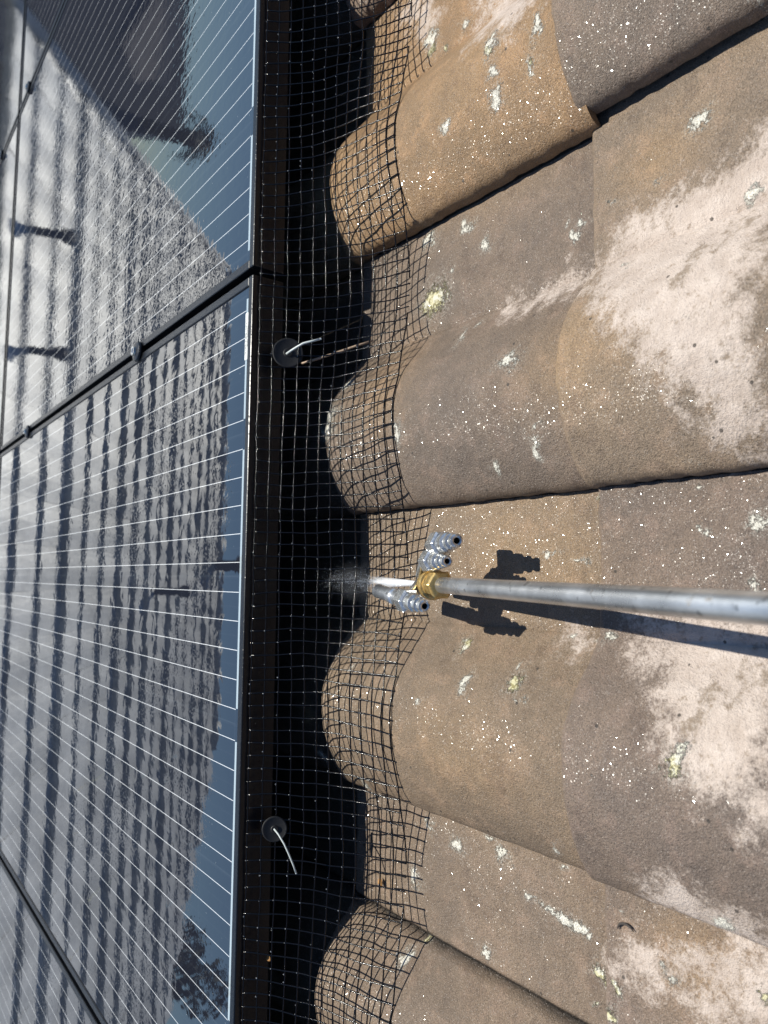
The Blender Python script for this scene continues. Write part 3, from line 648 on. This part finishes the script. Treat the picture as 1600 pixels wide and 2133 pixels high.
# ------------------------------------------------------------------ little things on the tiles
cr_ = MB(); pts = []
for i in range(9):
    a = R_(-60+150*i/8); pts.append((.0062*math.cos(a), .0075*math.sin(a), .0012))
cr_.tube(pts, [.0003, .0007, .0010, .0011, .0011, .0010, .0009, .0007, .0003], 6)
def on_tile(u, v, dz=0.0): return (u, v, float(tile_n(u, v))+dz)
tag(cr_.build('curled_twig', plain('dark_bark', (.04, .032, .028), .8), None, on_tile(*CURL, .0006), True), 'small dark curled twig on the orange brown tile in the lower right', 'twig')
leafm = plain('rusty_leaf', (.34, .17, .05), .7, .5, 400, .0006)
def leaf(loc, s, rz, label, up=(0, 0)):
    V = []; F = []
    for i in range(6):
        t = i/5; w_ = s*.5*math.sin(math.pi*min(t*.9+.08, 1))
        for j in (-1, 0, 1): V.append((s*(t-.5)*1.5, j*w_, .25*s*math.sin(t*3)+abs(j)*.18*s))
    for i in range(5):
        for j in range(2): F.append((i*3+j, i*3+j+1, (i+1)*3+j+1, (i+1)*3+j))
    o = obj_np('dead_leaf', V, F, leafm, None, loc, True, Matrix.Rotation(rz, 4, 'Z') @ Matrix.Rotation(R_(35), 4, 'X'))
    m = o.modifiers.new('thick', 'SOLIDIFY'); m.thickness = .0003
    tag(o, label, 'leaf')
leaf((-.402, .004, -.034), .005, 1.0, 'tiny rust coloured leaf scrap behind the mesh near the bottom of the picture')
leaf(on_tile(*LEAF2, .002), .006, .4, 'amber leaf scrap on the tile under the mesh shadow, below the lower washer')
# ------------------------------------------------------------------ neighbouring house and what the wet glass mirrors
def neigh_mat():
    g = NT('pale_cement_roof'); o = g.obj(); a = g.noise(o, 2.2, 5, .65); b = g.noise(o, 22, 4, .65)
    c = g.mix(g.ramp(a, .3, .7), (.34, .35, .36), (.55, .565, .58)); c = g.mix(g.ramp(b, .5, .75, 0, .5), c, (.64, .65, .66))
    g.bsdf(Base_Color=c, Roughness=.5, Normal=g.bump(b, .004)); return g.m
M_nr = neigh_mat(); M_dark = plain('dark_slate', (.035, .040, .055), .6, .3, 4, .01)
M_wall = plain('rendered_wall', (.16, .15, .15), .8, .2, 5, .01)
house = empty('neighbouring_house', (.7, 6.5, .5), 'house with a pale stepped tile roof, seen mirrored in the solar panels', 'house')
H0 = np.array((.7, 6.5, .5)); dY, dZ = .2671, .2103
nr = MB(); K0, K1 = -1, 15
def uright(k): return 3.50+.040*(k+1) 
def uleft(k): return -7.0 if k < 5 else -7.0+(k-5)*.48
rs = random.Random(4)
dirn = np.array((0, dY, dZ)); L_ = np.linalg.norm(dirn); nn = np.array((0, -dZ, dY))/L_
for k in range(K0, K1):
    base = np.array((0, 4.4027+k*dY, .5261+k*dZ))
    u = uleft(k); hgt = rs.choice((.040, .050, .055, .070, .085))
    while u < uright(k):
        wdt = .30; e = min(u+wdt, uright(k)); lift = rs.uniform(-.006, .010); n_ = 6
        V = []; F = []
        for i in range(n_+1):
            t = i/n_; x_ = u+(e-u)*t; cz = .007*math.sin(math.pi*t)**2
            p0 = base+nn*(hgt*.62+lift+cz)+dirn*(-.05-.02*rs.random()*(i in (0, n_))); p1 = base+nn*(hgt*.05+cz*.8)+dirn*1.0; pb = base+nn*(-.03)+dirn*(-.02)
            V += [(x_, *(p0[1:])), (x_, *(p1[1:])), (x_, *(pb[1:]))]
        for i in range(n_):
            a_ = i*3; b_ = a_+3; F += [(a_, b_, b_+1, a_+1), (a_, a_+2, b_+2, b_)]
        nr.add([np.array(v)-H0 for v in V], F); u = e
nr.build('roof', M_nr, house, None, False)
kk = K1; ry, rz_ = 4.4027+kk*dY, .5261+kk*dZ
ey, ez = 4.4027+K0*dY, .5261+K0*dZ
wl = MB()
# back slope, gable walls and front wall as closed pieces
def quad_slab(m, P, th):
    P = [np.array(p)-H0 for p in P]; a = np.cross(P[1]-P[0], P[2]-P[0]); a = a/np.linalg.norm(a)*th
    m.add(P+[p-a for p in P], [(0,1,2,3),(7,6,5,4),(0,4,5,1),(1,5,6,2),(2,6,7,3),(3,7,4,0)])
quad_slab(wl, [(uleft(kk), ry, rz_-.03), (uright(kk), ry, rz_-.03), (uright(kk)+.3, ry+4.2, rz_-.8), (uleft(kk)-1, ry+4.2, rz_-.8)], .1)
quad_slab(wl, [(3.2, ey+.3, ez-.1), (3.2, ey+.3, ez-3.2), (3.7, ry+4, rz_-5), (3.9, ry, rz_-.3)], .2)
quad_slab(wl, [(-7, ey+.3, ez-.05), (3.2, ey+.3, ez-.05), (3.2, ey-.8, ez-3), (-7, ey-.8, ez-3)], .2)
wl.build('wall', M_wall, house, None, False)
rc = MB(); x = uleft(kk)
while x < uright(kk): rc.tube([(x-H0[0], ry-H0[1], rz_-H0[2]), (min(x+.36, uright(kk))-H0[0], ry-H0[1], rz_+.012-H0[2])], .075, 8); x += .34
rc.build('ridge_caps', M_nr, house, None, True)
vb = MB(); vb.tube([(3.56-H0[0], 4.4027+K0*dY-H0[1], .5261+K0*dZ+.0-H0[2]), (uright(kk)-H0[0]+.05, ry-H0[1], rz_+.0-H0[2])], .05, 8)
vb.build('verge_trim', M_nr, house, None, True)
def vent(u, y, hgt_, r, label):
    k = (y-4.4027)/dY; z = .5261+k*dZ
    root = empty('vent_pipe', (u, y, z), label, 'vent pipe', 'vent pipes on the neighbouring roof')
    g_ = MB(); up = Vector((0, -math.sin(PITCH), math.cos(PITCH)))
    g_.tube([(0, 0, -.05), up*hgt_], r, 12); g_.build('pipe', M_dark, root, None, True)
    c_ = MB(); c_.tube([up*(hgt_*.70), up*(hgt_*.80), up*hgt_*.98, up*(hgt_*1.06)], [r*1.1, r*1.7, r*2.1, r*.9], 12); c_.build('cowl', M_dark, root, None, True)
vent(2.25, 4.42, .26, .028, 'dark vent pipe mirrored as the upper of two short bars at the left')
vent(1.45, 4.42, .25, .026, 'dark vent pipe mirrored as the lower of two short bars at the left')
vent(-.14, 6.45, .36, .035, 'thin vent pipe mirrored in the middle of the barcode panel')
vent(.153, 8.22, .44, .068, 'slim flue standing on the ridge, mirrored against the blue sky')
# darker house beyond the gable and a brown shed roof
dh = empty('dark_roofed_house', (9, 11, 1), 'dark slate roofed house beyond the gable, mirrored at the top', 'house'); D0 = np.array((9, 11, 1))
dm_ = MB(); 
def slab(m, P, th, O0):
    P = [np.array(p, float)-O0 for p in P]; a = np.cross(P[1]-P[0], P[2]-P[0]); a = a/np.linalg.norm(a)*th
    m.add(P+[p-a for p in P], [(0,1,2,3),(7,6,5,4),(0,4,5,1),(1,5,6,2),(2,6,7,3),(3,7,4,0)])
slab(dm_, [(5.0, 9.3, -1.5), (22, 9.3, -1.5), (22, 12.2, 4.55), (8.2, 12.2, 4.42)], .3, D0); dm_.build('roof', M_dark, dh, None, False)
dw = MB(); slab(dw, [(5.4, 9.6, -1.7), (22, 9.6, -1.7), (22, 9.4, -6), (5.4, 9.4, -6)], .2, D0); dw.build('wall', M_wall, dh, None, False)
M_br = plain('brown_sheet', (.28, .24, .22), .7, .2, 3, .01)
sh = MB(); slab(sh, [(7.9, 11.9, 3.75), (9.0, 11.5, 3.05), (11.0, 11.9, 3.95), (10.4, 12.1, 4.40)], .12, np.array((8, 11, 3)))
tag(sh.build('awning', M_br, None, (8, 11, 3), False), 'brown sheet awning on the dark slate roof, mirrored near the top', 'awning')
# palm and bushes against the sky
M_leaf = plain('dark_foliage', (.045, .055, .035), .7, .5, 3, .01); M_trunk = plain('palm_trunk', (.10, .08, .06), .9)
def palm(u, y, z0, h_, fr, label):
    root = empty('palm_tree', (u, y, z0), label, 'palm tree'); up = Vector((0, -math.sin(PITCH), math.cos(PITCH)))
    t_ = MB(); t_.tube([up*(h_*i/6)+Vector((.05*math.sin(i), 0, 0)) for i in range(7)], [.16, .13, .12, .11, .11, .12, .16], 10); t_.build('trunk', M_trunk, root)
    c_ = MB(); r8 = random.Random(2)
    for i in range(26):
        a = 6.283*i/26+r8.uniform(-.2, .2); el_ = r8.uniform(-.2, 1.3); d_ = Vector((math.cos(a)*math.cos(el_), math.sin(a)*math.cos(el_), math.sin(el_)))
        pts = [up*h_+d_*fr*t-up*(fr*.75*t*t) for t in np.linspace(0, 1, 6)]
        for j in range(5):
            s_ = (pts[j+1]-pts[j]).normalized().cross(up).normalized()
            for sd in (-1, 1):
                for q in range(3):
                    b0 = pts[j].lerp(pts[j+1], q/3); e0 = b0+s_*sd*fr*.28*math.sin(.4+2.4*(j+q/3)/5)-up*.08*fr+(pts[j+1]-pts[j])*.6
                    w_ = (pts[j+1]-pts[j]).normalized()*.03
                    n0 = len(c_.v); c_.v += [tuple(b0-w_), tuple(b0+w_), tuple(e0)]; c_.f.append((n0, n0+1, n0+2))
        c_.tube(pts, .012, 4)
    c_.build('crown', M_leaf, root, None, False)
palm(7.9, 12.0, 2.9, 1.75, .48, 'palm tree mirrored as a dark tuft against the blue sky near the top')
def bush(u, y, z0, h_, w_, n, seed, label, grp='trees beyond the neighbouring house'):
    root = empty('tree', (u, y, z0), label, 'tree', grp); up = Vector((0, -math.sin(PITCH), math.cos(PITCH))); r9 = random.Random(seed)
    t_ = MB(); t_.tube([(0, 0, 0), up*h_*.35, up*h_*.7], [.12, .09, .04], 8)
    for i in range(6):
        b0 = up*h_*r9.uniform(.25, .6); t_.tube([b0, b0+Vector((r9.uniform(-.5, .5)*w_, r9.uniform(-.4, .4)*w_, 0))+up*h_*.2], [.04, .012], 5)
    t_.build('trunk', M_trunk, root)
    c_ = MB(); cl = [(Vector((r9.gauss(0, .30)*w_, r9.gauss(0, .26)*w_, 0))+up*h_*r9.uniform(.25, .92), r9.uniform(.12, .27)*w_) for _ in range(16)]
    for i in range(n):
        c0, rr_ = r9.choice(cl); d_ = Vector((r9.gauss(0, 1), r9.gauss(0, 1), r9.gauss(0, 1))).normalized()*rr_*r9.uniform(.5, 1.05)
        p = c0+d_; a = Vector((r9.gauss(0, 1), r9.gauss(0, 1), r9.gauss(0, 1))).normalized()*.07; b = a.cross(Vector((r9.gauss(0, 1), 0, 1))).normalized()*.045
        n0 = len(c_.v); c_.v += [tuple(p-a), tuple(p+b), tuple(p+a), tuple(p-b)]; c_.f.append((n0, n0+1, n0+2, n0+3))
    c_.build('crown', M_leaf, root, None, False)
bush(-5.6, 10.5, 1.6, 3.0, 1.5, 2600, 1, 'rounded dark tree mirrored at the bottom of the barcode panel')
bush(-7.6, 11.0, 1.4, 3.4, 1.9, 2600, 2, 'wider dark tree standing left of the rounded one beyond the pale roof')
bush(-4.0, 11.5, 2.2, 2.1, 1.1, 1600, 3, 'smaller dark tree peeping over the hip end of the pale roof')
# ground far below, out to the horizon
g = NT('ground'); o = g.obj(); g.bsdf(Base_Color=g.mix(g.noise(o, .2, 5), (.07, .075, .06), (.12, .11, .10)), Roughness=.9)
me = bpy.data.meshes.new('ground'); me.from_pydata([(-1500, -1500, 0), (1500, -1500, 0), (1500, 1500, 0), (-1500, 1500, 0)], [], [(0, 1, 2, 3)]); me.materials.append(g.m)
go = bpy.data.objects.new('ground', me); sc.collection.objects.link(go); go.location = (0, 0, -5.2); go['kind'] = 'structure'
